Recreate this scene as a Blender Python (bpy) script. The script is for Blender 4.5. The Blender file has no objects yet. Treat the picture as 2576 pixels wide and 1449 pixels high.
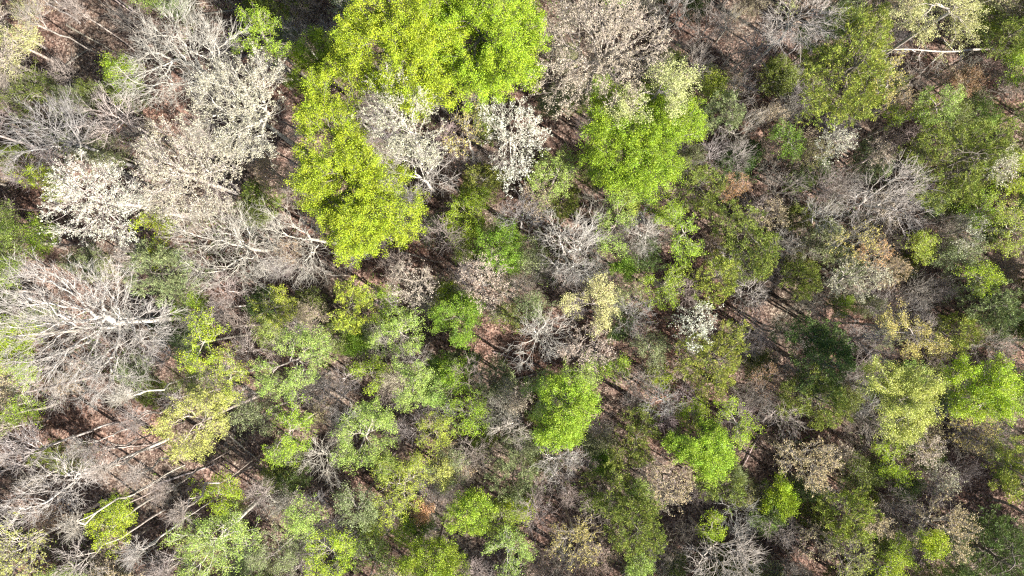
import bpy, math, random
import numpy as np
from math import radians as R

scene = bpy.context.scene
# ------------------------------------------------------------------ camera
CAM_H = 65.0
FPX = 1717.0          # focal length in the units of the layout table (picture 2576 wide)
CX, CY = 1288.0, 724.5
cam_d = bpy.data.cameras.new('camera')
cam_d.sensor_width = 36.0
cam_d.lens = 36.0 * FPX / 2576.0
cam_d.clip_start = 0.5
cam_d.clip_end = 4000.0
cam = bpy.data.objects.new('camera', cam_d)
cam.location = (0, 0, CAM_H)
cam.rotation_euler = (0, 0, 0)
scene.collection.objects.link(cam)
scene.camera = cam
# ------------------------------------------------------------------ sky and sun
SUN_EL, SUN_AZ = R(41), R(-33)       # azimuth measured from +X, the sun stands to the lower right
world = bpy.data.worlds.new('World')
scene.world = world
world.use_nodes = True
wn = world.node_tree
bg = wn.nodes['Background']
sky = wn.nodes.new('ShaderNodeTexSky')
sky.sky_type = 'NISHITA'
sky.sun_disc = False
sky.sun_elevation = SUN_EL
sky.sun_rotation = R(90) - SUN_AZ
wn.links.new(sky.outputs[0], bg.inputs[0])
bg.inputs[1].default_value = 0.065
sun_d = bpy.data.lights.new('sun', 'SUN')
sun_d.energy = 5.0
sun_d.angle = R(0.5)
sun_d.color = (1.0, 0.955, 0.88)
sun = bpy.data.objects.new('sun', sun_d)
sun.rotation_euler = (R(90) - SUN_EL, 0, SUN_AZ + R(90))
scene.collection.objects.link(sun)
scene.view_settings.view_transform = 'Standard'
scene.view_settings.look = 'None'
scene.view_settings.gamma = 1.0
scene.view_settings.exposure = 1.34
scene.cycles.filter_width = 1.25
scene.cycles.use_denoising = False
scene.cycles.max_bounces = 5
scene.cycles.diffuse_bounces = 2
scene.cycles.glossy_bounces = 1
scene.cycles.transmission_bounces = 2

# ------------------------------------------------------------------ materials
def mat_new(name):
    m = bpy.data.materials.new(name)
    m.use_nodes = True
    return m, m.node_tree, m.node_tree.nodes['Principled BSDF']

def ramp(nt, stops, mode='LINEAR'):
    r = nt.nodes.new('ShaderNodeValToRGB')
    r.color_ramp.interpolation = mode
    e = r.color_ramp.elements
    while len(e) > 1:
        e.remove(e[-1])
    e[0].position = stops[0][0]; e[0].color = (*stops[0][1], 1)
    for p, c in stops[1:]:
        k = e.new(p); k.color = (*c, 1)
    return r

def leaf_material(name, transl, rough=0.5, lo=0.45, hi=1.5, spec=0.35):
    m, nt, b = mat_new(name)
    N, L = nt.nodes, nt.links
    oi = N.new('ShaderNodeObjectInfo')
    at = N.new('ShaderNodeAttribute'); at.attribute_name = 'tint'
    at.attribute_type = 'GEOMETRY'
    # brightness of each leaf
    mr = N.new('ShaderNodeMapRange'); mr.inputs[3].default_value = lo; mr.inputs[4].default_value = hi
    L.new(at.outputs['Fac'], mr.inputs[0])
    mul = N.new('ShaderNodeVectorMath'); mul.operation = 'SCALE'
    L.new(oi.outputs['Color'], mul.inputs[0]); L.new(mr.outputs[0], mul.inputs['Scale'])
    # hue: each clump a little greener or yellower
    sep = N.new('ShaderNodeAttribute'); sep.attribute_name = 'hue'
    mr2 = N.new('ShaderNodeMapRange'); mr2.inputs[3].default_value = 0.480; mr2.inputs[4].default_value = 0.526
    L.new(sep.outputs['Fac'], mr2.inputs[0])
    hs = N.new('ShaderNodeHueSaturation')
    L.new(mr2.outputs[0], hs.inputs['Hue']); L.new(mul.outputs[0], hs.inputs['Color'])
    L.new(hs.outputs[0], b.inputs['Base Color'])
    b.inputs['Roughness'].default_value = rough
    b.inputs['Specular IOR Level'].default_value = spec
    out = N['Material Output']
    if transl > 0:
        t = N.new('ShaderNodeBsdfTranslucent')
        g = N.new('ShaderNodeVectorMath'); g.operation = 'MULTIPLY'; g.inputs[1].default_value = (1.05, 1.1, 0.55)
        L.new(hs.outputs[0], g.inputs[0]); L.new(g.outputs[0], t.inputs[0])
        mx = N.new('ShaderNodeMixShader'); mx.inputs[0].default_value = transl
        L.new(b.outputs[0], mx.inputs[1]); L.new(t.outputs[0], mx.inputs[2])
        L.new(mx.outputs[0], out.inputs[0])
    return m

M_LEAF = leaf_material('spring_leaf', 0.22, lo=.38, hi=1.6)
M_BUD = leaf_material('opening_bud', 0.22, rough=0.7, lo=0.55, hi=1.35, spec=0.2)
M_NEEDLE = leaf_material('cedar_spray', 0.15, rough=0.6, lo=0.35, hi=1.6, spec=0.2)

def bark_material(name):
    m, nt, b = mat_new(name)
    N, L = nt.nodes, nt.links
    oi = N.new('ShaderNodeObjectInfo')
    geo = N.new('ShaderNodeNewGeometry')
    n = N.new('ShaderNodeTexNoise'); n.inputs['Scale'].default_value = 3.5; n.inputs['Detail'].default_value = 5
    L.new(geo.outputs['Position'], n.inputs['Vector'])
    rp = ramp(nt, [(0.30, (0.42, 0.39, 0.35)), (0.5, (0.85, 0.84, 0.82)), (0.68, (1.15, 1.14, 1.12))])
    L.new(n.outputs[0], rp.inputs[0])
    mu = N.new('ShaderNodeVectorMath'); mu.operation = 'MULTIPLY'
    L.new(oi.outputs['Color'], mu.inputs[0]); L.new(rp.outputs[0], mu.inputs[1])
    L.new(mu.outputs[0], b.inputs['Base Color'])
    b.inputs['Roughness'].default_value = 0.75
    b.inputs['Specular IOR Level'].default_value = 0.25
    return m
M_BARK = bark_material('weathered_bark')

def ground_material():
    m, nt, b = mat_new('leaf_strewn_soil')
    N, L = nt.nodes, nt.links
    geo = N.new('ShaderNodeNewGeometry')
    P = geo.outputs['Position']
    v = N.new('ShaderNodeTexVoronoi'); v.inputs['Scale'].default_value = 7.0
    L.new(P, v.inputs['Vector'])
    w = N.new('ShaderNodeTexWhiteNoise'); L.new(v.outputs['Color'], w.inputs['Vector'])
    rp = ramp(nt, [(0.0, (0.055, 0.035, 0.027)), (0.35, (0.135, 0.086, 0.068)), (0.7, (0.24, 0.16, 0.128)), (1.0, (0.38, 0.29, 0.235))])
    L.new(w.outputs['Value'], rp.inputs[0])
    n1 = N.new('ShaderNodeTexNoise'); n1.inputs['Scale'].default_value = 0.09; n1.inputs['Detail'].default_value = 4
    L.new(P, n1.inputs['Vector'])
    r1 = ramp(nt, [(0.35, (0.85, 1.0, 0.95)), (0.5, (1, 1, 1)), (0.65, (1.12, 0.94, 0.88))])
    L.new(n1.outputs[0], r1.inputs[0])
    n2 = N.new('ShaderNodeTexNoise'); n2.inputs['Scale'].default_value = 1.1; n2.inputs['Detail'].default_value = 6
    L.new(P, n2.inputs['Vector'])
    r2 = ramp(nt, [(0.32, (0.45, 0.43, 0.4)), (0.5, (1, 1, 1)), (0.7, (1.3, 1.25, 1.2))])
    L.new(n2.outputs[0], r2.inputs[0])
    a = N.new('ShaderNodeVectorMath'); a.operation = 'MULTIPLY'
    L.new(rp.outputs[0], a.inputs[0]); L.new(r1.outputs[0], a.inputs[1])
    c = N.new('ShaderNodeVectorMath'); c.operation = 'MULTIPLY'
    L.new(a.outputs[0], c.inputs[0]); L.new(r2.outputs[0], c.inputs[1])
    L.new(c.outputs[0], b.inputs['Base Color'])
    b.inputs['Roughness'].default_value = 0.9
    b.inputs['Specular IOR Level'].default_value = 0.15
    bp = N.new('ShaderNodeBump'); bp.inputs['Distance'].default_value = 0.06; bp.inputs['Strength'].default_value = 0.8
    L.new(v.outputs['Distance'], bp.inputs['Height']); L.new(bp.outputs[0], b.inputs['Normal'])
    return m
M_GROUND = ground_material()

# ------------------------------------------------------------------ numpy mesh helpers
def nrm(a):
    return a / np.maximum(np.linalg.norm(a, axis=-1, keepdims=True), 1e-9)

def mesh_from(name, V, F, mat, attrs=None):
    """V (n,3), F (m,k) same-sized faces"""
    me = bpy.data.meshes.new(name)
    n, (m, k) = len(V), F.shape
    me.vertices.add(n); me.vertices.foreach_set('co', np.ascontiguousarray(V, dtype=np.float32).ravel())
    me.loops.add(m * k); me.loops.foreach_set('vertex_index', np.ascontiguousarray(F, dtype=np.int32).ravel())
    me.polygons.add(m); me.polygons.foreach_set('loop_start', np.arange(0, m * k, k, dtype=np.int32))
    if attrs:
        for an, vals in attrs.items():
            at = me.attributes.new(an, 'FLOAT', 'FACE')
            at.data.foreach_set('value', np.ascontiguousarray(vals, dtype=np.float32))
    me.update(calc_edges=True)
    me.materials.append(mat)
    return me

def tubes(p0, p1, r0, r1, k):
    """k-sided tapering tubes, returns V, F(quads)"""
    n = len(p0)
    d = nrm(p1 - p0)
    ref = np.where(np.abs(d[:, 2:3]) < 0.9, np.array([[0, 0, 1.0]]), np.array([[1.0, 0, 0]]))
    a = nrm(np.cross(d, ref)); b = np.cross(d, a)
    th = np.arange(k) * 2 * math.pi / k
    ring = a[:, None, :] * np.cos(th)[None, :, None] + b[:, None, :] * np.sin(th)[None, :, None]
    ov = d * np.minimum(r0, 0.25 * np.linalg.norm(p1 - p0, axis=1))[:, None] * 0.6
    A = (p0 - ov)[:, None, :] + ring * r0[:, None, None]
    B = (p1)[:, None, :] + ring * r1[:, None, None]
    V = np.concatenate([A, B], axis=1).reshape(-1, 3)
    j = np.arange(k); jn = (j + 1) % k
    f = np.stack([j, jn, jn + k, j + k], axis=1)
    F = (np.arange(n) * 2 * k)[:, None, None] + f[None]
    return V, F.reshape(-1, 4)

def cat(parts):
    Vs, Fs, o = [], [], 0
    for V, F in parts:
        if len(V) == 0: continue
        Vs.append(V); Fs.append(F + o); o += len(V)
    return np.concatenate(Vs), np.concatenate(Fs)

def quads(c, t, b):
    """rhombic leaves: centre, half tangent, half bitangent"""
    V = np.stack([c - t, c - b * 1.0 + t * 0.1, c + t, c + b * 1.0 + t * 0.1], axis=1).reshape(-1, 3)
    F = np.arange(len(c) * 4).reshape(-1, 4)
    return V, F

# ------------------------------------------------------------------ growing a tree
def grow(P, trunk, bf, ang, rng):
    """connect attraction points to the trunk, keeping short, forward-running limbs"""
    nt_, N = len(trunk), len(P)
    pos = np.zeros((nt_ + N, 3)); par = np.full(nt_ + N, -1); dr = np.zeros((nt_ + N, 3)); pl = np.zeros(nt_ + N)
    pos[:nt_] = trunk
    for i in range(1, nt_):
        par[i] = i - 1; dr[i] = nrm(trunk[i] - trunk[i - 1])
    dr[0] = dr[1] if nt_ > 1 else (0, 0, 1)
    pl[:nt_] = 0
    start = max(1, nt_ // 2 - 1)
    cost = np.full(N, 1e9); who = np.zeros(N, int)
    def upd(i, amul=1.0, extra=0.0):
        v = P - pos[i]; d = np.linalg.norm(v, axis=1) + 1e-6
        c = d * (1 + amul * ang * (1 - (v @ dr[i]) / d)) + bf * pl[i] + extra
        m = c < cost
        cost[m] = c[m]; who[m] = i
    for i in range(start, nt_):
        upd(i, 0.5, 0.3 * (nt_ - 1 - i) / max(1, nt_))
    used = np.zeros(N, bool)
    for k in range(N):
        j = int(np.argmin(np.where(used, 1e9, cost)))
        used[j] = True
        i = nt_ + k; w = who[j]
        pos[i] = P[j]; par[i] = w
        v = P[j] - pos[w]; d = np.linalg.norm(v)
        dr[i] = nrm(0.6 * v / max(d, 1e-6) + 0.4 * dr[w]); pl[i] = pl[w] + d
        upd(i)
    return pos, par, nt_

def skeleton(P, trunk, bf, ang, rng, rtip, pw=2.05):
    pos, par, nt_ = grow(P, trunk, bf, ang, rng)
    n = len(pos)
    cnt = np.ones(n)
    for i in range(n - 1, 0, -1):
        cnt[par[i]] += cnt[i]
    # main child
    mc = np.full(n, -1); best = np.zeros(n)
    for i in range(1, n):
        p = par[i]
        if cnt[i] > best[p]: best[p] = cnt[i]; mc[p] = i
    for _ in range(3):
        new = pos.copy()
        idx = np.arange(nt_, n)
        has = mc[idx] >= 0
        ii = idx[has]
        new[ii] = 0.5 * pos[ii] + 0.25 * pos[par[ii]] + 0.25 * pos[mc[ii]]
        pos = new
    rad = rtip * cnt ** (1 / pw)
    return pos, par, cnt, mc, rad, nt_

def branch_edges(pos, par, mc, rad, nt_, rng, jit=0.09):
    """curved edges (two pieces each) for everything above the trunk nodes"""
    n = len(pos)
    e = np.arange(nt_, n); p = par[e]
    pp = np.where(par[p] >= 0, par[p], p); c = np.where(mc[e] >= 0, mc[e], e)
    a, b = pos[p], pos[e]
    ln = np.linalg.norm(b - a, axis=1, keepdims=True)
    mid = (9 * (a + b) - pos[pp] - pos[c]) / 16
    mid = np.where(np.linalg.norm(mid - (a + b) / 2, axis=1, keepdims=True) > 0.3 * ln, (a + b) / 2, mid)
    mid = mid + rng.normal(0, jit, (len(e), 3)) * ln
    re = rad[e]; rp_ = np.minimum(rad[p], re * 1.35)
    rm = (re + rp_) / 2
    p0 = np.concatenate([a, mid]); p1 = np.concatenate([mid, b])
    r0 = np.concatenate([rp_, rm]); r1 = np.concatenate([rm, re])
    return p0, p1, r0, r1

def sample_crown(lobes, n, rng, shell=0.45, low=-0.55, gap=-0.4):
    """lobes: (x,y,z,rx,rz)"""
    L = np.array(lobes, float)
    w = L[:, 3] ** 2 * L[:, 4]; w /= w.sum()
    out = []; tot = 0
    seed = rng.uniform(0, 6.28, 6)
    while tot < n:
        k = rng.choice(len(L), n * 3, p=w)
        d = nrm(rng.normal(size=(n * 3, 3)))
        u = rng.uniform(0, 1, n * 3) ** (1 / 3.0 * (1 - shell))
        th = np.arctan2(d[:, 1], d[:, 0])
        bump = 1 + 0.13 * np.sin(3 * th + seed[0]) + 0.10 * np.sin(5 * th + seed[1] + 2 * d[:, 2]) + 0.08 * np.sin(9 * th + seed[2] + 5 * d[:, 2]) + 0.06 * np.sin(15 * th + 9 * d[:, 2] + seed[3])
        q = d * (u * bump)[:, None]
        qq = q * np.stack([L[k, 3], L[k, 3], L[k, 4]], axis=1) + L[k, :3]
        f = 1.9 / max(0.8, min(2.2, float(L[:, 3].max())) )
        nz = (np.sin(f * 1.7 * qq[:, 0] + 1.3 * np.sin(f * qq[:, 1] * 1.1 + seed[3])) + np.sin(f * 1.9 * qq[:, 1] + 1.4 * np.sin(f * qq[:, 2] + seed[4]))
              + np.sin(f * 1.6 * qq[:, 2] + 1.3 * np.sin(f * 1.2 * qq[:, 0] + seed[5])))
        ok = (q[:, 2] > low + 0.15 * rng.uniform(-1, 1, n * 3)) & (nz > gap + 0.5 * rng.normal(size=n * 3))
        q = q * np.stack([L[k, 3], L[k, 3], L[k, 4]], axis=1) + L[k, :3]
        q = q[ok]
        out.append(q); tot += len(q)
    P = np.concatenate(out)[:n * 2] if tot > n * 2 else np.concatenate(out)
    # thin out to an even spread
    m = min(len(P), n)
    if len(P) > n:
        S = P[:min(len(P), 2 * n)]
        cell = (np.prod(np.ptp(S, axis=0) + .1) / n) ** (1 / 3) * 0.55
        key = np.floor(S / cell).astype(int)
        _, first = np.unique(key, axis=0, return_index=True)
        S = S[np.sort(first)]
        rng.shuffle(S)
        P = S[:m]
    return P

def twigs(base, dirs, cen, k, L, r, rng, sub=2, spread=0.7, up=0.25):
    """two generations of fine twigs; returns tube arrays and tip positions/directions"""
    n = len(base)
    b = np.repeat(base, k, 0); d0 = np.repeat(dirs, k, 0)
    out = nrm(b - cen)
    d = nrm(d0 * 0.6 + out * 0.5 + rng.normal(0, spread, (n * k, 3)) * 0.75 + np.array([0, 0, up]))
    ln = L * rng.uniform(0.5, 1.25, n * k)[:, None]
    bend = rng.normal(0, 0.25, (n * k, 3))
    m = b + d * ln * 0.5
    d2 = nrm(d + bend + np.array([0, 0, 0.15]))
    t = m + d2 * ln * 0.5
    p0 = [b, m]; p1 = [m, t]; r0 = [np.full(n * k, r), np.full(n * k, r * .75)]; r1 = [np.full(n * k, r * .75), np.full(n * k, r * .45)]
    tips = [t]; td = [d2]
    if sub:
        s = rng.uniform(0.25, 0.95, (n * k * sub, 1))
        bb = np.repeat(b, sub, 0) * (1 - s) + np.repeat(t, sub, 0) * s
        ds = nrm(np.repeat(d2, sub, 0) * 0.8 + rng.normal(0, 0.55, (n * k * sub, 3)))
        ls = L * 0.5 * rng.uniform(0.5, 1.2, n * k * sub)[:, None]
        tt = bb + ds * ls
        p0.append(bb); p1.append(tt); r0.append(np.full(len(bb), r * .6)); r1.append(np.full(len(bb), r * .3))
        tips.append(tt); td.append(ds)
    return (np.concatenate(p0), np.concatenate(p1), np.concatenate(r0), np.concatenate(r1),
            np.concatenate(tips), np.concatenate(td))

def leaves_at(pts, dirs, per, sig, size, rng, up=0.7, aspect=0.6, cluster=12):
    n = len(pts)
    c = np.repeat(pts, per, 0) + rng.normal(0, 1, (n * per, 3)) * sig * np.array([1, 1, 0.7])
    nv = nrm(rng.normal(0, 1, (n * per, 3)) + np.array([0.15, -0.1, up]))
    t = nrm(np.cross(nv, rng.normal(0, 1, (n * per, 3)))); b = np.cross(nv, t)
    s = size * rng.uniform(0.6, 1.3, (n * per, 1))
    V, F = quads(c, t * s * 0.5, b * s * 0.5 * aspect)
    hc = rng.uniform(0, 1, n)
    tint = np.clip(np.repeat(hc, per) * 0.45 + rng.uniform(0, 1, n * per) * 0.55, 0, 1)
    hue = np.clip(np.repeat(rng.uniform(0, 1, n), per) * 0.6 + rng.uniform(0, 1, n * per) * 0.4, 0, 1)
    return V, F, {'tint': tint, 'hue': hue}

def trunk_pts(base, fork, top, rng, bend=0.25):
    base, fork, top = map(np.array, (base, fork, top))
    pts = []
    k1 = max(3, int((fork[2] - base[2]) / 1.6))
    ax, ay = rng.normal(0, bend, 2)
    for i in range(k1 + 1):
        s = i / k1
        pts.append(base + (fork - base) * s + np.array([ax, ay, 0]) * math.sin(s * math.pi))
    k2 = max(2, int(np.linalg.norm(top - fork) / 1.2))
    for i in range(1, k2 + 1):
        s = i / k2
        pts.append(fork + (top - fork) * s + np.array([*rng.normal(0, bend * .4, 2), 0]))
    return np.array(pts)

def build_tree_meshes(kind, lobes, base, seed, dens=1.0, leader=None, forkf=None):
    """lobes and base in the tree's own frame; returns dict part -> mesh"""
    rng = np.random.default_rng(seed)
    L = np.array(lobes, float)
    w = L[:, 3] ** 3; cen = (L[:, :3] * w[:, None]).sum(0) / w.sum()
    zlo = (L[:, 2] - L[:, 4] * 0.55).min(); ztop = (L[:, 2] + L[:, 4]).max()
    vol = (L[:, 3] ** 2 * L[:, 4]).sum()
    area = (L[:, 3] ** 2).sum()
    if kind == 'L':  n = int(48 * area ** 0.9 * dens); bf, ang, rt = 0.35, 0.9, 0.012
    elif kind == 'S': n = int(27 * area ** 0.9 * dens); bf, ang, rt = 0.35, 1.0, 0.012
    elif kind == 'B': n = int(26 * area ** 0.92 * dens); bf, ang, rt = 0.45, 0.9, 0.0132
    elif kind == 'N': n = int(19 * area ** 0.92 * dens); bf, ang, rt = 0.5, 0.8, 0.0115
    else:             n = int(22 * area ** 0.9 * dens); bf, ang, rt = 0.6, 0.6, 0.010
    n = max(50, min(n, 2200))
    P = sample_crown(lobes, n, rng, shell={'L': .75, 'S': .4, 'B': .45, 'N': .2, 'E': .5}[kind],
                     low={'L': -0.35, 'S': -0.55, 'B': -0.6, 'N': -0.85, 'E': -0.75}[kind],
                     gap={'L': -0.9, 'S': -0.0, 'B': -0.75, 'N': -0.45, 'E': -0.7}[kind])
    ff = forkf if forkf is not None else {'L': .0, 'S': .0, 'B': -.15, 'N': -.15, 'E': -.5}[kind]
    lead = leader if leader is not None else {'L': .45, 'S': .5, 'B': .35, 'N': .4, 'E': 0.92}[kind]
    fz = max(zlo + ff * 2, 0.25 * ztop, base[2] + 1.0)
    if kind in 'NB': fz = max(base[2] + 1.0, min(fz, (.30 if kind == 'N' else .42) * ztop))
    s = fz / max(cen[2], 1)
    fork = np.array([base[0] + (cen[0] - base[0]) * s * .8, base[1] + (cen[1] - base[1]) * s * .8, fz])
    top = fork + (np.array([cen[0], cen[1], ztop]) - fork) * lead
    tr = trunk_pts(base, fork, top, rng, bend=0.08 + 0.008 * fz)
    pos, par, cnt, mc, rad, nt_ = skeleton(P, tr, bf, ang, rng, rt)
    # trunk
    tr_r = np.maximum(rad[:nt_], 0.03)
    tr_r[:] = np.maximum.accumulate(tr_r[::-1])[::-1]
    kk = int(np.argmax(tr[:, 2] >= fz - 0.01))
    flare = 1 + 0.35 * np.clip(1 - np.arange(nt_) / 3.0, 0, 1) + 0.012 * np.maximum(0, fz - tr[:, 2])
    tr_r = np.minimum(tr_r * flare, min(0.045 + 0.0095 * ztop, 0.05 + 0.045 * float(np.sqrt(area))) * (1 - 0.45 * np.arange(nt_) / nt_))
    Vt, Ft = tubes(tr[:-1], tr[1:], tr_r[:-1], tr_r[1:], 8)
    out = {'trunk': mesh_from('trunk', Vt, Ft, M_BARK)}
    # limbs
    p0, p1, r0, r1 = branch_edges(pos, par, mc, rad, nt_, rng)
    thick = np.maximum(r0, r1) > 0.035
    parts = []
    if thick.any(): parts.append(tubes(p0[thick], p1[thick], r0[thick], r1[thick], 5))
    thin = ~thick
    if thin.any(): parts.append(tubes(p0[thin], p1[thin], r0[thin], r1[thin], 3))
    idx = np.arange(nt_, len(pos))
    dirs = nrm(pos[idx] - pos[par[idx]])
    nodes = pos[idx]
    fine = cnt[idx] < 12
    nd, dd = nodes[fine], dirs[fine]
    c0 = cen - np.array([0, 0, 0.5])
    if kind == 'N':
        tw = twigs(nd, dd, c0, 4, 0.95, 0.0105, rng, sub=2, spread=0.75)
    elif kind == 'B':
        tw = twigs(nd, dd, c0, 3, 0.80, 0.010, rng, sub=2, spread=0.65)
    elif kind == 'S':
        tw = twigs(nd, dd, c0, 2, 0.75, 0.010, rng, sub=2, spread=0.7)
    elif kind == 'L':
        tw = twigs(nd, dd, c0, 2, 0.55, 0.010, rng, sub=1, spread=0.7)
    else:
        tw = twigs(nd, dd, c0, 4, 0.60, 0.008, rng, sub=2, spread=0.55, up=0.35)
    parts.append(tubes(tw[0], tw[1], tw[2], tw[3], 3))
    V, F = cat(parts)
    out['branches'] = mesh_from('branches', V, F, M_BARK)
    tips, td = tw[4], tw[5]
    if kind == 'L':
        sel = rng.uniform(size=len(tips)) < 0.36
        V, F, at = leaves_at(np.concatenate([tips[sel], nodes]), None, 52, 0.15, 0.088, rng, up=0.6)
        out['foliage'] = mesh_from('foliage', V, F, M_LEAF, at)
    elif kind == 'S':
        sel = rng.uniform(size=len(tips)) < 0.78
        V, F, at = leaves_at(np.concatenate([tips[sel], nd]), None, 18, 0.12, 0.086, rng, up=0.7)
        out['foliage'] = mesh_from('foliage', V, F, M_LEAF, at)
    elif kind == 'B':
        sel = rng.uniform(size=len(tips)) < 0.55
        nb = len(tips)
        along = tips[sel] - td[sel] * rng.uniform(.05, .4, (int(sel.sum()), 1))
        V, F, at = leaves_at(np.concatenate([tips[sel], along]), None, 4, 0.055, 0.085, rng, up=0.5, aspect=.7)
        out['foliage'] = mesh_from('foliage', V, F, M_BUD, at)
    elif kind == 'E':
        m = 9
        b = np.repeat(tips, m, 0) + rng.normal(0, 0.07, (len(tips) * m, 3))
        t = nrm(np.repeat(td, m, 0) + rng.normal(0, 0.55, (len(tips) * m, 3)) + np.array([0, 0, .15]))
        s = rng.uniform(0.09, 0.20, (len(b), 1))
        sd = nrm(np.cross(t, rng.normal(0, 1, (len(b), 3))))
        V, F = quads(b + t * s * .5, t * s * .6, sd * s * 0.15)
        tint = np.clip(np.repeat(rng.uniform(0, 1, len(tips)), m) * .5 + rng.uniform(0, 1, len(b)) * .5, 0, 1)
        hue = np.repeat(rng.uniform(0, 1, len(tips)), m)
        out['foliage'] = mesh_from('foliage', V, F, M_NEEDLE, {'tint': tint, 'hue': hue})
    return out

C = scene.collection
def link(name, data, parent=None):
    o = bpy.data.objects.new(name, data)
    C.objects.link(o)
    if parent: o.parent = parent
    return o
# ------------------------------------------------------------------ the trees of the photograph
# kind | colour | top height m | lobes x,y,r in layout units (2576 wide) | label | short landmark phrase
# kinds: L full leaf, S loose young leaf, B opening buds, N bare, E feathery evergreen
COL = {
 'lime': (.41, .50, .03), 'lime2': (.38, .48, .03), 'green': (.32, .42, .03), 'fresh': (.34, .46, .04), 'jade': (.22, .35, .035),
 'light': (.36, .47, .10), 'ylime': (.40, .46, .06), 'yellow': (.52, .53, .14), 'pale': (.58, .57, .25), 'cream': (.62, .58, .44),
 'white': (.74, .71, .60), 'pink': (.60, .49, .40), 'tan': (.60, .48, .30), 'gold': (.60, .50, .17), 'orange': (.60, .37, .20),
 'rust': (.34, .21, .12), 'olive': (.22, .26, .05), 'sage': (.28, .32, .14), 'dark': (.14, .20, .055), 'oliveb': (.31, .35, .06),
 'bark': (.46, .40, .36), 'barkw': (.64, .58, .525), 'barkg': (.45, .41, .39), 'barkd': (.22, .19, .16), 'bluish': (.24, .33, .22),
}
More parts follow.
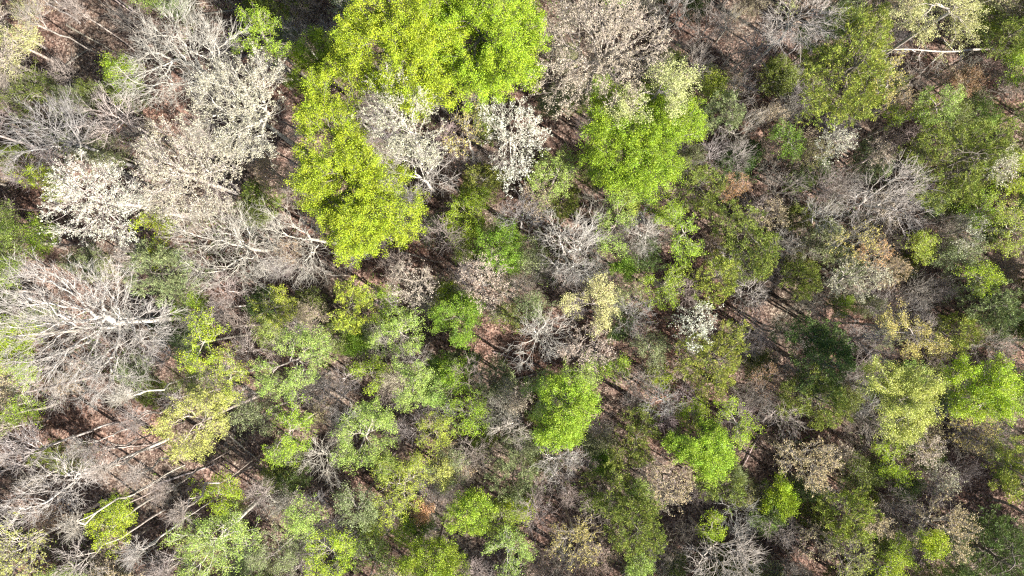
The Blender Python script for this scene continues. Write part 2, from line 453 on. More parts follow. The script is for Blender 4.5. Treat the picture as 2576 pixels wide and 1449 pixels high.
TREES = """
L|lime|19|1000,130,95;920,110,60;1060,90,95;1040,190,80;1120,200,60;960,40,70|vast yellow green crown at the top edge, left of the pink tan crown|vast yellow-green crown
L|lime2|18.5|1230,70,105;1260,150,85;1160,110,80;1290,210,45;1180,215,45;1130,20,70|deeper lime crown touching the left side of the big pink tan tree|deeper lime crown
L|lime|18|850,230,62;820,310,62;835,390,72;860,440,80;910,505,95;890,560,72;975,545,72;800,470,55|tall column of brightest lime leaves running down beside the cream trees|brightest lime column
L|green|15.5|1592,358,105;1672,310,75;1568,412,60;1522,340,60;1632,415,68|round full green crown standing below the big pink tan tree|round full green crown
B|pink/bark|18|1500,120,120;1420,200,80;1590,130,95;1480,40,90;1560,220,60|big dome of pinkish tan buds at the top, right of the lime crowns|big pink-tan dome
N|barkw|20|470,120,110;380,200,90;540,90,70;430,60,70|large bare white-limbed tree spreading above the cream crowns|white-limbed spreading tree
B|cream/barkw|18.5|600,230,90;560,300,80;660,220,60;620,350,65;640,290,60|tall cream-budded crown between white limbs and the lime column|tall cream crown
B|cream/barkw|17|440,400,85;490,470,85;420,480,60;540,420,60|wide cream budded crown left of the leaning white trunks|wide cream crown
B|white/barkw|17|230,480,80;180,540,60;280,540,65;200,440,55;310,490,45|dense white blossoming crown near the left edge|dense white crown
N|barkw|16|560,600,95;640,640,90;480,560,60;520,690,50|bare fan of white limbs opening downward below the wide cream crown|white limb fan
N|barkw|15|740,590,75;770,660,55;700,530,50|bare white limbs leaning toward the foot of the lime column|bare limbs at column foot
N|barkg/barkg|16|110,330,85;60,380,60;170,300,60|bare lilac grey tree of very fine twigs by the left edge|lilac-grey fine-twigged tree
N|barkw|14|290,280,60;240,330,40|small bare tree with curved white limbs beside the lilac grey one|
N|barkw/barkw|21|170,800,140;260,900,115;90,730,95;260,730,85;120,900,100;350,820,90;20,800,80|huge white bare tree sprawling at the left edge|huge white bare tree
E|sage|12|400,685,60;450,690,50;360,700,40|muted sage evergreen tucked just above the huge white bare tree|muted sage evergreen
S|pale|10|50,120,48;70,60,38;20,160,35|pale yellow green crown cut by the left edge near the top corner|pale top-left crown
S|fresh|14|650,70,45;690,110,28;620,100,28|small fresh green crown above the tall cream crown|fresh green top crown
L|green|11|790,130,40;770,190,35;830,160,35|shaded green tree in the gap left of the vast yellow green crown|
B|sage/barkw|15|900,15,50;940,10,30|grey green budding crown peeking in at the top edge over lime leaves|
S|lime2|8|95,465,42;60,440,25|lime green shrub wedged left of the dense white crown|
S|fresh|9|40,600,60;90,590,40|scattered bright green leaves at the left edge under the white crown|
S|lime|9|385,580,42;400,640,30|lime leaves showing below the wide cream crown|
S|olive|8|90,240,60|dull olive shrub above the lilac grey tree|
N|bark|13|90,50,32|thin bare tree slanting over the bare soil in the top left corner|
N|bark|12|190,30,28|slender bare pole tree at the top edge over open brown soil|
N|bark|13|335,60,44|bare brushy tree beside the brown clearing at the top|
B|cream/barkw|19|1020,310,80;960,290,50;1000,220,55;1070,360,55|cream and white tree with long forked limbs inside the lime crowns|forked cream tree
N|barkw|17|1040,430,70;1100,440,50;980,400,45|bare forked white limbs below the cream tree amid the lime crowns|
B|gold/bark|14|1170,330,38;1180,270,28;1160,370,28|narrow golden yellow crown between lime leaves and the small white crown|narrow golden crown
B|white/barkw|15|1295,330,55;1290,400,45;1330,350,38;1250,300,38;1290,460,30|small round white crown just left of the shady hollow|small round white crown
S|light|11|1395,440,52;1370,480,30;1420,410,28|pale green star-shaped tree in the dark hollow beside the round green crown|pale star-shaped tree
S|pale/bark|17|1670,220,58;1620,260,50;1710,200,40;1570,270,35;1690,260,30|yellowish cream crown resting on top of the round green crown|yellowish cream crown
S|green|12|1530,265,35|small green tuft between the pink tan dome and the yellowish cream crown|
N|barkg|11|1300,545,55;1340,560,35|lilac grey bare tree below the small round white crown|lilac bare tree
N|barkw|14|1440,590,70;1430,660,65;1400,620,50|tall white bare tree at the centre with a feathered crown|tall white centre tree
L|jade|9|1258,622,50|round jade green crown left of the tall white bare tree|round jade crown
S|sage|8|1330,650,40|dim sage tree squeezed between the jade crown and the white bare tree|
S|light|11|1545,560,38;1535,610,32;1560,520,30|upright pale green column right of the tall white bare tree|pale green column
L|jade|8|1567,675,24|tiny vivid green shrub at the foot of the pale green column|tiny vivid shrub
N|barkw|12|1618,598,42|white starburst of bare limbs between two light green crowns|white starburst
S|fresh|12|1720,600,42;1695,550,28|fresh green crown right of the white starburst|fresh crown by starburst
S|green|9|1670,535,30|little green tree above the fresh crown and right of the starburst|
S|fresh|11|1662,725,45;1690,690,25|green domed tree below the white starburst|green dome below starburst
B|pink/bark|12|1210,690,50;1230,730,45|pink grey budding tree below the round jade crown|pink-grey budding tree
B|pink/bark|11|1040,715,55;1010,690,30|mauve brown budding tree just below the tip of the lime column|mauve-brown budding tree
N|bark|10|1120,590,45|bare grey tree right of the lower lime column|
S|green|8|1180,540,45;1220,560,25|shaded green shrub under the lilac bare tree|
S|ylime|9|1570,520,28|yellow green tuft under the round full green crown|
N|barkw|17|2010,40,80;1970,80,50;2080,50,50|bare white limbs sprawling in at the top edge, right half|bare top-edge limbs
S|pale/bark|18|2370,40,80;2290,40,50;2440,30,55;2335,78,34|broad creamy yellow crown at the top edge near the right corner|broad creamy yellow crown
E|oliveb|17|2150,110,75;2120,190,85;2080,250,60;2150,230,60;2060,200,40|big olive evergreen in the upper right|big olive evergreen
E|dark|14|2060,110,50;2100,70,40|dark shaded evergreen hugging the left shoulder of the big olive one|
B|gold/bark|15|2225,200,32;2210,240,25;2235,160,22|creamy gold strip of buds against the right side of the big evergreen|
N|bark|9|1865,225,45|mauve bare shrub left of the big olive evergreen|mauve bare shrub
N|bark|9|1850,330,40;1890,300,30|bare twiggy tree left and below the big olive evergreen|
S|light|12|2365,265,42;2345,290,30|light green crown below the pale dead trunk|light green right crown
S|green|10|2285,290,50|plain green tree left of the light green crown at the right|
E|olive|14|2380,460,65;2460,370,70;2420,420,60;2350,380,60|wide shadowy olive evergreen in the right third|wide shadowy evergreen
B|cream/barkw|13|2500,420,35;2530,400,22|small cream crown on the right flank of the wide shadowy evergreen|
S|jade|9|1980,350,32;1990,375,20|vivid green patch left below the big olive evergreen|vivid green patch
B|white/barkw|10|2100,365,35;2075,385,25|little white budding tree below the big olive evergreen|little white budding tree
B|pink/bark|10|2210,390,30|pinkish budding sapling above the big grey bare tree|
N|barkw|15|2240,470,75;2180,520,60;2270,530,60|big grey-white bare tree with an open crown in the right third|big open bare tree
N|barkw|11|2080,545,45;2050,520,25|smaller white bare tree left below the big open one|
B|orange/bark|9|1848,470,35|salmon budding tree left of the dark gaps at right centre|salmon budding tree
N|bark|9|1970,475,48|grey bare tree between the salmon tree and the big open bare tree|
N|barkg|9|1785,390,45|bare grey tangle at the right foot of the round full green crown|
N|barkg|9|1850,390,35|bare grey bush beneath the vivid green patch, to its left|
E|olive|12|1850,560,50;1895,630,60;1850,640,40|feathery olive evergreen just right of the fresh green crown|feathery olive evergreen
E|oliveb|11|1795,695,50;1770,740,30|light olive evergreen touching the green dome below the starburst|
B|gold/bark|13|2155,610,42;2125,600,25|golden half of the two-toned pair under the big open bare tree|golden half-crown
B|orange/bark|12.5|2195,640,34|peach budding crown snug against the golden one|peach budding crown
B|cream/bark|12|2195,695,38;2130,700,42;2160,730,30|whitish cream crown right under the peach one|whitish cream crown
S|ylime|9|2305,622,34|sparse yellow green sapling right of the peach crown|
S|sage|9|2400,650,60|soft sage tree with loose leaves toward the right edge|soft sage tree
S|ylime|13|2550,590,48;2530,530,30|yellow green crown at the right edge, middle height|yellow-green edge crown
S|lime2|10|2465,700,34;2440,680,20|lime sapling left of the yellow green edge crown and below|lime edge sapling
S|fresh|11|2460,530,42|fresh green tree under the wide shadowy evergreen at the right|
S|lime|12|2550,440,42|lime crown at the right edge beside the wide shadowy evergreen|
E|olive|13|2540,90,45|dark olive evergreen in the top right corner|
S|green|10|2555,170,35|dim green tree at the right edge below the corner evergreen|
N|rust/bark|9|2480,160,38|reddish bare bush under the pale dead trunk|
S|rust|8|2430,205,28|orange brown leafing bush left of the reddish bare bush|
N|bark|7|2300,200,50;2350,205,36|white bare tangle directly under the pale dead trunk|
E|sage|11|1820,285,42|grey sage evergreen right of the yellowish cream crown|
E|olive|12|1760,480,48;1740,440,30|olive evergreen against the right flank of the round full green crown|
E|olive|9|2010,700,40|small olive evergreen left of the whitish cream crown|
B|tan/bark|9|1945,540,32|tan budding sapling at the right shoulder of the feathery evergreen|
S|dark|7|2045,430,40|dark green shrub deep in the gap above the smaller white bare tree|
S|ylime|8|1795,210,22|tiny lime sapling right of the yellowish cream crown|
N|barkg|11|1920,110,55|brushy grey bare tree at the left of the top edge limbs|
N|bark|11|1790,60,60|brown grey brushy bare tree right of the pink tan dome|
N|bark|10|1750,150,40|wispy bare tree squeezed above the yellowish cream crown|
N|barkg|11|1700,30,45|grey brush crown at the top edge on the dome's right side|
S|lime|12|515,830,38;500,890,36;540,900,22|yellow speckled sparse tree at the trunk foot of the huge bare tree|sparse yellow-speckled tree
S|fresh|13|40,950,38;50,1025,42|bright green pair of lobes at the left edge under the huge bare tree|bright left-edge lobes
S|yellow|14|470,1080,65;520,1040,55;560,1080,35|mellow yellow crown over the brown soil clearing|mellow yellow crown
S|ylime|11|580,920,38;580,980,28|yellow green tree above the mellow yellow crown|
S|light|14|760,890,62;710,950,52;790,860,32|airy light green crown with a slanting white trunk|airy light green crown
S|fresh|13|725,1030,38;745,1085,45;710,1130,36|fresh green crown directly below the airy light green one|
S|ylime|10|690,770,42;650,780,28|yellowish leafy tree above and left of the airy light green crown|
E|ylime|11|890,780,45;880,740,32|mellow yellow evergreen-like feathery tree left of two green crowns|feathery yellow tree
S|fresh|9|955,765,40|small green crown right against the feathery yellow tree|
S|light|11|1015,835,50;960,850,30|light green leafy crown below and right of the feathery yellow tree|light crown by yellow
L|jade|7|895,865,30|dark jade shrub under the feathery yellow tree|
N|barkw/barkw|15|60,1130,60;20,1160,50|thick pale forked limbs at the left edge, lower half|pale forked limbs
N|barkw|18|130,1235,75;60,1270,60;210,1200,50|long-trunked bare tree with a fine pale crown at lower left|long-trunked fine bare tree
N|bark|15|230,1150,36|small bare crown between forked limbs and the mellow yellow crown|
N|bark|16|330,1060,28|thin bare tree leaning over the clearing left of the mellow yellow crown|
N|bark|14|400,1240,25|thin bare pole crossing the brown soil clearing|
N|bark|15|330,1200,26|slim bare tree right of the long-trunked bare tree|
S|lime|12|275,1330,46;300,1300,28|yellow lime crown near the bottom left|yellow-lime low crown
S|lime2|10|545,1240,44;510,1260,25|lime crown just below the brown soil clearing|lime clearing crown
S|light/barkw|17|560,1370,75;480,1350,55;500,1420,55;620,1320,45|pale green crown crossed by long white slanting limbs near the bottom|limb-crossed pale crown
B|yellow/barkw|14|50,1400,60;20,1340,40|cream yellow crown in the bottom left corner|bottom-left cream crown
N|barkw|15|190,1420,55|bright white knotty limbs at the bottom edge near the left corner|
S|light|12|770,1290,46;750,1330,30|light green crown right of the limb-crossed pale crown|
S|lime|12|830,1395,52;860,1360,30|lime green crown at the bottom edge left of centre|lime bottom crown
S|sage|11|690,1390,50|dull sage crown between the two pale green bottom crowns|
S|light|9|930,1390,45;960,1420,35|pale yellow crown at the bottom edge beside the lime one|
S|fresh|8|290,1275,26|small bright sapling above the yellow lime low crown|
E|olive|7|120,1150,32|round olive shrub below the pale forked limbs|
N|bark|12|650,1240,30|brownish bare tangle right of the lime clearing crown|
N|barkg|10|845,1000,52|lilac grey bare brush right of the airy light green crown|lilac brush
N|barkw|11|800,1150,48;830,1190,30|arching white bare limbs below the lilac brush|arching white limbs
L|jade|10|1150,800,48;1175,780,28;1125,820,25|vivid green crown left of the central white bare limbs|vivid central crown
S|lime|7|1122,735,18|tiny lime sapling above the vivid central crown|
S|pale/bark|13|1480,765,56;1510,740,35|creamy yellow crown right of the centre|creamy centre crown
N|barkw|14|1370,840,60;1330,880,45;1340,800,35|white bare limbs fanning leftward beside the creamy centre crown|leftward white fan
B|pink/bark|12|1475,870,52;1440,890,30|blush pink budding crown directly below the creamy centre crown|blush centre crown
S|light|10|1460,935,40|light green leaves under the blush centre crown|
N|barkg|11|1585,790,50|grey bare tree right of the creamy centre crown|grey centre bare tree
S|sage|9|1630,875,40|sage green tree below the grey bare one right of centre|
S|fresh|8|1545,925,26|small fresh sapling right of the blush centre crown|
S|light|13|1035,970,50;1050,930,30|feathery light green crown with white ribs, below left of centre|white-ribbed green crown
S|light|14|930,1080,62;900,1120,50;950,1040,35|wide soft green crown in the lower left of centre|wide soft green crown
L|fresh|14|1425,1030,62;1400,1075,45;1440,990,42|glowing light green crown in the lower middle|glowing light green crown
S|light|11|1355,1000,40;1350,950,30|duller green crown behind the left of the glowing one|
N|bark|9|1180,950,48|brown bare bush above the small scattered green crown|
E|sage|8|1245,950,42|dim sage evergreen left of the glowing crown, above its shadow|
S|fresh|9|1175,1040,42;1200,1050,25|scattered green crown between the wide soft crown and the star of limbs|scattered green crown
N|barkw|11|1285,1080,45|clear white star of bare limbs left of the glowing crown|clear white star
E|olive|11|1600,1060,48;1580,1120,48|feathery olive evergreen right of the glowing light green crown|lower feathery evergreen
N|barkw|11|1410,1165,55;1370,1180,35|fluffy grey bare tree under the glowing light green crown|fluffy grey tree
S|ylime|14|1010,1210,58;990,1270,42;1040,1170,35|yellow green crown with radiating white ribs near the bottom centre|ribbed yellow-green crown
S|yellow|9|1110,1190,30|mustard sapling on the right of the ribbed yellow green crown|
S|orange|8|1060,1282,20|small amber shrub at the lower tip of the ribbed crown|
E|sage|10|1290,1200,52|dim grey green evergreen left of the fluffy grey tree|dim grey-green evergreen
L|fresh|11|1185,1290,40;1150,1310,25|saturated green crown above the bottom centre|saturated low crown
S|lime2|9|1025,1335,32|lime sapling left of the saturated low crown|
L|green|12|1090,1410,48;1140,1430,36;1040,1425,32|bright green crown cut by the bottom edge at centre left|bright green bottom crown
B|gold/bark|12|1440,1370,50;1470,1330,30;1480,1400,25|peachy cream budding crown at the bottom centre|peachy bottom crown
E|olive|11|1530,1230,52;1500,1260,30|olive evergreen above right of the peachy bottom crown|
E|olive|13|1600,1330,60;1560,1290,40;1620,1290,40|large dusky evergreen near the bottom, right of centre|large dusky evergreen
S|light|8|1610,1425,24|light green sapling at the bottom edge under the dusky evergreen|
B|tan/bark|12|1690,1215,50;1670,1260,30|tan pink budding crown right of the large dusky evergreen|tan-pink low crown
S|light|10|1600,1240,30|pale green tuft on top of the large dusky evergreen|
N|bark|10|1590,970,48|mauve bare star right and above the glowing crown|mauve bare star
S|lime|7|1655,950,24|bright lime sapling on the right of the mauve bare star|
N|barkd|11|1700,1370,55|dark bare tangle at the bottom right of the dusky evergreen|dark bare tangle
L|jade|7|1512,1165,22|vivid green shrub right of the fluffy grey tree|
S|light/barkw|12|1280,1400,50;1260,1360,35|pale leafing crown with a white trunk at the bottom edge|
S|lime|7|1310,1280,26|little lime sapling right of the saturated low crown|
S|ylime|9|1095,1085,38|yellow green sapling left of the scattered green crown|
S|fresh|8|930,940,38|green sapling left of the white-ribbed green crown|
B|white/bark|12|1740,812,46;1730,850,28|puffy white budding crown right of centre|puffy white crown
E|oliveb|12|1775,920,60;1830,850,42;1750,880,40|plump olive evergreen hugging the puffy white crown from below|plump olive evergreen
N|barkw|9|1880,745,42|wispy white bare sapling above right of the puffy white crown|
E|dark|11|2000,840,45;2060,850,40|dark green conifer left of the golden patch at right|dark green conifer
E|dark|12|2070,920,60;2100,880,40;2050,960,35|darkest conifer just below the dark green one|darkest conifer
E|olive|11|2070,1020,50;2010,1000,45;2040,960,40|olive evergreen spreading below the darkest conifer|
S|gold/bark|14|2258,803,34;2300,850,40;2352,868,30|golden tan crown above the big yellow one at right|golden tan crown
N|barkg|11|2200,860,55|bare grey limbs on the left of the golden tan crown|
L|yellow/bark|16|2280,1010,60;2225,955,44;2262,1062,40;2322,965,36|big warm yellow crown in the lower right|big warm yellow crown
L|lime2/bark|15|2500,968,50;2450,1010,44;2425,945,34;2530,1010,35|vivid yellow green crown at the lower right edge|vivid yellow-green crown
B|gold/bark|11|2450,1085,48;2420,1070,30|dull golden crown directly below the vivid yellow green one|dull golden crown
E|oliveb|10|2405,835,40|lime olive evergreen above the vivid yellow green crown|
E|sage|11|2480,765,60;2530,790,35|grey sage evergreen under the lime edge sapling|grey sage evergreen
L|fresh|12|1755,1125,58;1790,1160,40;1720,1110,35|dense fresh green crown in the lower right of centre|dense fresh crown
S|green|9|1735,1040,32|shaded green tree above the dense fresh crown|
S|lime2|12|1868,1085,34;1830,1035,30|lime crown touching the upper right of the dense fresh crown|
N|barkw|10|1965,1050,46|spiky white bare tree right of the lime crown, lower right|spiky white tree
B|tan/bark|12|2040,1160,52;1990,1140,40;2060,1190,35|rosy tan budding crown below the spiky white tree|rosy tan crown
S|lime2|10|2255,1160,42;2225,1135,25|lime crown under the big warm yellow one|lime crown under yellow
S|olive|9|2150,1190,40|olive leafy tree right of the rosy tan crown|
E|olive|10|1815,1215,48|olive evergreen beneath the dense fresh crown|
L|lime2|9|1960,1255,32;1965,1225,22|lone bright lime dome among brown brush, lower right|lone lime dome
S|dark|8|2020,1235,34|dark green shrub between the lone lime dome and rosy tan crown|
E|oliveb|12|2130,1285,55;2100,1320,35|light olive evergreen with a tan crown at its side|light olive evergreen
B|tan/bark|11|2200,1310,34;2180,1270,20|tan crown on the right side of the light olive evergreen|
B|yellow/bark|12|2140,1390,48;2120,1420,30|cream yellow budding crown at the bottom edge, right part|cream bottom crown
B|tan/bark|10|2060,1365,40|rusty tan budding crown left of the cream bottom one|
S|lime2|7|1790,1325,24|small lime sapling right of the dark bare tangle|
N|barkw/barkw|13|1840,1400,65;1780,1420,50;1890,1420,40|white curving bare limbs at the bottom edge, right half|curving bottom limbs
B|tan/bark|13|2380,1310,58;2390,1370,40;2330,1340,30|orange tan crown near the bottom right corner|orange-tan corner crown
L|lime|13|2345,1365,22|lime tuft poking out of the orange tan corner crown|
S|lime|12|2230,1435,35|lime crown at the bottom edge right of the cream bottom one|
S|green|9|2255,1385,30|green sapling left of the orange tan corner crown|
E|dark|14|2480,1390,75;2440,1430,55;2545,1400,65;2510,1330,45|dark evergreen mass in the bottom right corner|dark corner evergreen
E|oliveb|13|2555,1200,45;2540,1130,30|olive yellow evergreen at the right edge, lower half|olive-yellow edge tree
B|cream/bark|9|2370,1205,32|faint cream sapling left of the olive yellow edge tree|
B|pink/bark|11|2330,1130,36|pink tan buds between big yellow and dull golden crowns|
N|bark|10|2200,1075,42|mauve bare tree under the left lobe of the big yellow crown|
N|bark|10|2250,1270,50|bare brown brush right of the light olive evergreen|
N|bark|10|2520,1060,40|bare brown tree right of the dull golden crown|
S|dark|8|2295,1230,32|dark green shrub under the lime crown below the big yellow|
B|rust/bark|9|1925,950,32|rust budding sapling left of the olive evergreen below the dark conifer|
N|bark|9|1910,1010,40|mauve bare brush right of the plump olive evergreen|
N|barkg|11|1660,1010,40|grey bare sapling between the mauve star and shaded green tree|
N|bark|11|2500,880,45|bare brush between the grey sage evergreen and the vivid crown|
B|cream/bark|11|2440,580,35|cream green budding sapling above the soft sage tree|
N|barkg|10|1850,1300,48|grey bare brush above the curving bottom limbs|
N|bark|9|1960,1330,45|brown bare brush below the lone lime dome|
N|barkg|9|1960,620,42|grey bare sapling right of the feathery olive evergreen|
N|bark|8|2250,760,45|brown bare sapling above the golden tan crown|
S|sage|9|1340,770,45|sage leafed sapling left of the creamy centre crown|
S|olive|8|1270,800,40|olive leafed sapling right of the vivid central crown|
S|sage|9|1120,1180,45|sage leafed sapling below the yellow green one, bottom centre|
N|bark|9|1180,1150,45|brown bare sapling left of the dim grey green evergreen|
N|bark|12|1340,1290,50|bare brown tree left of the peachy bottom crown|
S|sage|10|650,1050,48|muted green crown between mellow yellow and fresh green crowns|
S|olive|9|480,960,42|olive sapling above the mellow yellow crown|
N|bark|12|560,730,50|bare grey tree between the sage evergreen and yellowish leafy tree|
N|bark|10|600,820,45|bare grey tree right of the yellow speckled sparse tree|
N|barkw|17|250,1190,24|slender pole tree whose thin trunk slants across the upper clearing|
N|barkw|18|170,1330,26|slender pole tree with long thin trunk left of the yellow lime low crown|
N|barkw|18|330,1395,24|straight thin pole tree slanting below the yellow lime low crown|
N|bark|17|450,1290,22|thin pole tree rising from the soil left of the lime clearing crown|
N|barkw|17|300,1000,24|thin pole tree leaning left above the mellow yellow crown's clearing|
N|bark|18|400,1450,26|thin pole tree reaching the bottom edge left of the limb-crossed crown|
S|sage|11|900,1270,50|sage crown left of the ribbed yellow green crown, near the bottom|
"""
KINDNAME = {'L': 'broadleaf_tree', 'S': 'leafing_tree', 'B': 'budding_tree', 'N': 'bare_tree', 'E': 'evergreen_tree'}
CATS = {'L': 'tree', 'S': 'tree', 'B': 'tree', 'N': 'bare tree', 'E': 'evergreen tree'}

def world_at(px, py, h):
    return ((px - CX) / FPX * (CAM_H - h), (CY - py) / FPX * (CAM_H - h))

def ground_z(x, y):
    return 0.5 * math.sin(x * 0.07 + 1.0) * math.cos(y * 0.09) + 0.25 * math.sin(x * 0.19 + y * 0.13)

rr = random.Random(11)
proto = {}
PROTO_R = {'s': 1.3, 'm': 1.9, 'x': 2.6}
def get_proto(kind, r):
    size = 's' if r < 1.55 else ('m' if r < 2.2 else 'x')
    nvar = 5
    v = rr.randrange(nvar)
    key = (kind, size, v)
    if key not in proto:
        R0 = PROTO_R[size]
        q = random.Random(hash((kind.encode()[0], ord(size), v)))
        H = {'s': 7.0, 'm': 9.5, 'x': 12.5}[size]
        lobes = []
        for i in range(5):
            a = q.uniform(0, 6.28); d = R0 * q.uniform(0.15, 0.62) if i else 0
            s = R0 * (q.uniform(.42, .66) if i else .8)
            lobes.append((d * math.cos(a), d * math.sin(a), H - R0 * 1.0 + q.uniform(-.5, .3) * R0, s, s * q.uniform(.9, 1.25)))
        if kind == 'E':
            lobes = [(0, 0, H - R0 * 2.2, R0 * .95, R0 * 1.3), (q.uniform(-.2, .2), q.uniform(-.2, .2), H - R0 * 1.1, R0 * .6, R0 * 1.1),
                     (R0 * .4, -R0 * .3, H - R0 * 1.9, R0 * .55, R0 * .9)]
        proto[key] = (build_tree_meshes(kind, lobes, (0, 0, 0), 1000 + v * 37 + ord(size) + ord(kind) * 3, dens={'N': 0.95, 'B': 1.1, 'S': 1.35, 'L': 1.35, 'E': 1.35}[kind]), R0, H)
    return proto[key]

def place(kind, col, barkcol, x, y, name, label, cat_, group, meshes, scale=(1, 1, 1), rz=0.0):
    root = link(name, None)
    root.location = (x, y, ground_z(x, y) - 0.05)
    root.rotation_euler = (0, 0, rz)
    root.empty_display_size = 0.5
    root.scale = scale
    root['label'] = label; root['category'] = cat_
    if group: root['group'] = group
    for part in ('trunk', 'branches', 'foliage'):
        if part in meshes:
            o = link(part, meshes[part], root)
            c = col if part == 'foliage' else barkcol
            o.color = (*c, 1)
    return root

def jcol(c, s=0.06):
    k = 1 + rr.uniform(-s, s)
    return tuple(min(1, v * k * (1 + rr.uniform(-s, s) * .5)) for v in c)

placed = []       # (px, py, r) in layout units
marks = []        # (phrase, px, py)
labels_used = set()
seedc = 0
for row in TREES.strip().splitlines():
    kind, col, h, lob, label, mark = row.split('|')
    h = float(h); seedc += 1
    colf, _, colb = col.partition('/')
    if kind == 'N':
        fcol = bcol = COL[colb or colf] if colb and colf == 'rust' else COL[colf]
        if colf == 'rust': bcol = (.38, .27, .23)
    else:
        fcol = COL[colf]
        bcol = COL[colb] if colb else COL['barkw' if kind in 'B' else ('barkd' if kind in 'LE' else 'bark')]
    bcol = jcol(bcol); fcol = jcol(fcol)
    lobes = [tuple(map(float, s.split(','))) for s in lob.split(';')]
    for l in lobes: placed.append(l)
    mx = sum(l[0] * l[2] ** 2 for l in lobes) / sum(l[2] ** 2 for l in lobes)
    my = sum(l[1] * l[2] ** 2 for l in lobes) / sum(l[2] ** 2 for l in lobes)
    if mark: marks.append((mark, mx, my))
    assert label not in labels_used, label
    assert 4 <= len(label.split()) <= 16, label
    labels_used.add(label)
    big = len(lobes) > 2 or max(l[2] for l in lobes) > 64
    # world lobes
    WL = []
    for i, (px, py, r) in enumerate(lobes):
        zc = h - (r / FPX * (CAM_H - h)) * 1.0 - (0.0 if i == 0 else 0.25 * (i % 3))
        rw = r / FPX * (CAM_H - zc)
        zc = h - rw * (1.0 if kind != 'E' else 1.5) - (0.0 if i == 0 else 0.3 * (i % 3))
        x, y = world_at(px, py, zc)
        rw = max(rw * .7, rw - {'S': .18, 'E': .15, 'N': .2, 'B': .12, 'L': .1}[kind])
        WL.append((x, y, zc, rw, rw * (1.45 if kind == 'E' else (1.15 if kind in 'NB' else 0.95))))
    bx = sum(l[0] * l[3] ** 2 for l in WL) / sum(l[3] ** 2 for l in WL) + rr.uniform(-.3, .3)
    by = sum(l[1] * l[3] ** 2 for l in WL) / sum(l[3] ** 2 for l in WL) + rr.uniform(-.3, .3)
    name = KINDNAME[kind]
    if max(l[2] for l in lobes) >= 38: big = True
    if kind == 'L': WL = [(l[0], l[1], l[2], l[3] * 1.12, l[4] * 1.05) for l in WL]
    if not big and len(lobes) <= 2:
        if len(lobes) == 2:
            # a pair of lobes: own mesh when both matter
            big = lobes[1][2] > 0.5 * lobes[0][2]
    if not big and (h / WL[0][3]) > 9: big = True
    if big:
        lo = [(l[0] - bx, l[1] - by, l[2], l[3], l[4]) for l in WL]
        # extra small lobes make the outline ragged
        q = random.Random(seedc)
        for l in list(lo):
            for _ in range(2):
                a = q.uniform(0, 6.28); s = l[3] * q.uniform(.25, .4)
                lo.append((l[0] + math.cos(a) * l[3] * .85, l[1] + math.sin(a) * l[3] * .85, l[2] - q.uniform(-.2, .5) * l[3], s, s))
        ms = build_tree_meshes(kind, lo, (0, 0, 0), 50 + seedc, dens=1.0)
        place(kind, fcol, bcol, bx, by, name, label, CATS[kind], None, ms)
    else:
        x, y, zc, rw, rz_ = WL[0]
        (ms, R0, H), s = get_proto(kind, rw), 1.0
        s = rw / R0
        place(kind, fcol, bcol, x, y, name, label, CATS[kind], None, ms, (s, s, (h + .0) / H), rr.uniform(0, 6.28))

# ------------------------------------------------------------------ fallen stems on the open floor
# (the saplings' label helper is defined further down; these are written out)
LOGS = [(470, 1190, 20, 5.5, 'grey fallen stem lying in the brown clearing below the mellow yellow crown'),
        (620, 1130, -38, 4.0, 'short fallen stem on open soil right of the mellow yellow crown'),
        (360, 1230, 28, 6.5, 'long fallen stem crossing the lower left soil clearing'),
        (330, 1120, 8, 4.5, 'fallen stem on the soil above the long-trunked bare tree'),
        (250, 110, -30, 6.0, 'fallen stem on the brown soil in the top left corner'),
        (200, 150, 35, 3.5, 'short fallen stem below the thin trees of the top left corner'),
        (1300, 905, -20, 4.5, 'fallen branch on dark soil between the vivid central crown and glowing crown'),
        (1330, 945, 12, 3.0, 'short pale branch on the red soil above the glowing light green crown'),
        (1860, 1340, -35, 5.0, 'fallen stem on the soil above the curving bottom limbs'),
        (1890, 1130, 60, 3.5, 'fallen stem on soil right of the dense fresh green crown'),
        (1050, 645, -15, 3.5, 'fallen stem on red soil under the tip of the lime column'),
        (560, 30, 10, 5.0, 'fallen stem in the dark gap at the top edge')]
def fallen_log(i, px, py, deg, ln, label):
    rng = np.random.default_rng(300 + i)
    x, y = world_at(px, py, 0)
    d = np.array([math.cos(R(deg)), math.sin(R(deg)), 0])
    t = np.linspace(-.5, .5, 9)
    p = np.array([[x, y, 0]]) + d * t[:, None] * ln + np.cumsum(rng.normal(0, .035, (9, 3)), 0) * np.array([1, 1, .2])
    p[:, 2] += np.array([ground_z(a, b) for a, b in p[:, :2]]) + .14
    r = np.linspace(.10, .035, 9) * rng.uniform(.8, 1.2)
    o = p[4].copy()
    root = link('fallen_log', None); root.location = o
    root['label'] = label; root['category'] = 'fallen log'; root['group'] = 'fallen stems on the forest floor'
    V, F = tubes(p[:-1], p[1:], r[:-1], r[1:], 7)
    t_ = link('trunk', mesh_from('trunk', V - o, F, M_BARK), root); t_.color = (*jcol((.46, .40, .36), .2), 1)
    k = rng.integers(3, 9, 9)
    dd = nrm(rng.normal(0, 1, (9, 3)) * np.array([1, 1, .3]) + d * .8 + np.array([0, 0, .25]))
    e = p[k] + dd * rng.uniform(.4, 1.2, (9, 1))
    tw = twigs(e, dd, o, 2, .5, .009, rng, sub=1)
    V, F = cat([tubes(p[k], e, np.full(9, .022), np.full(9, .012), 4), tubes(*tw[:4], 3)])
    t_ = link('branches', mesh_from('branches', V - o, F, M_BARK), root); t_.color = (.42, .37, .33, 1)
for i, a in enumerate(LOGS): fallen_log(i, *a)

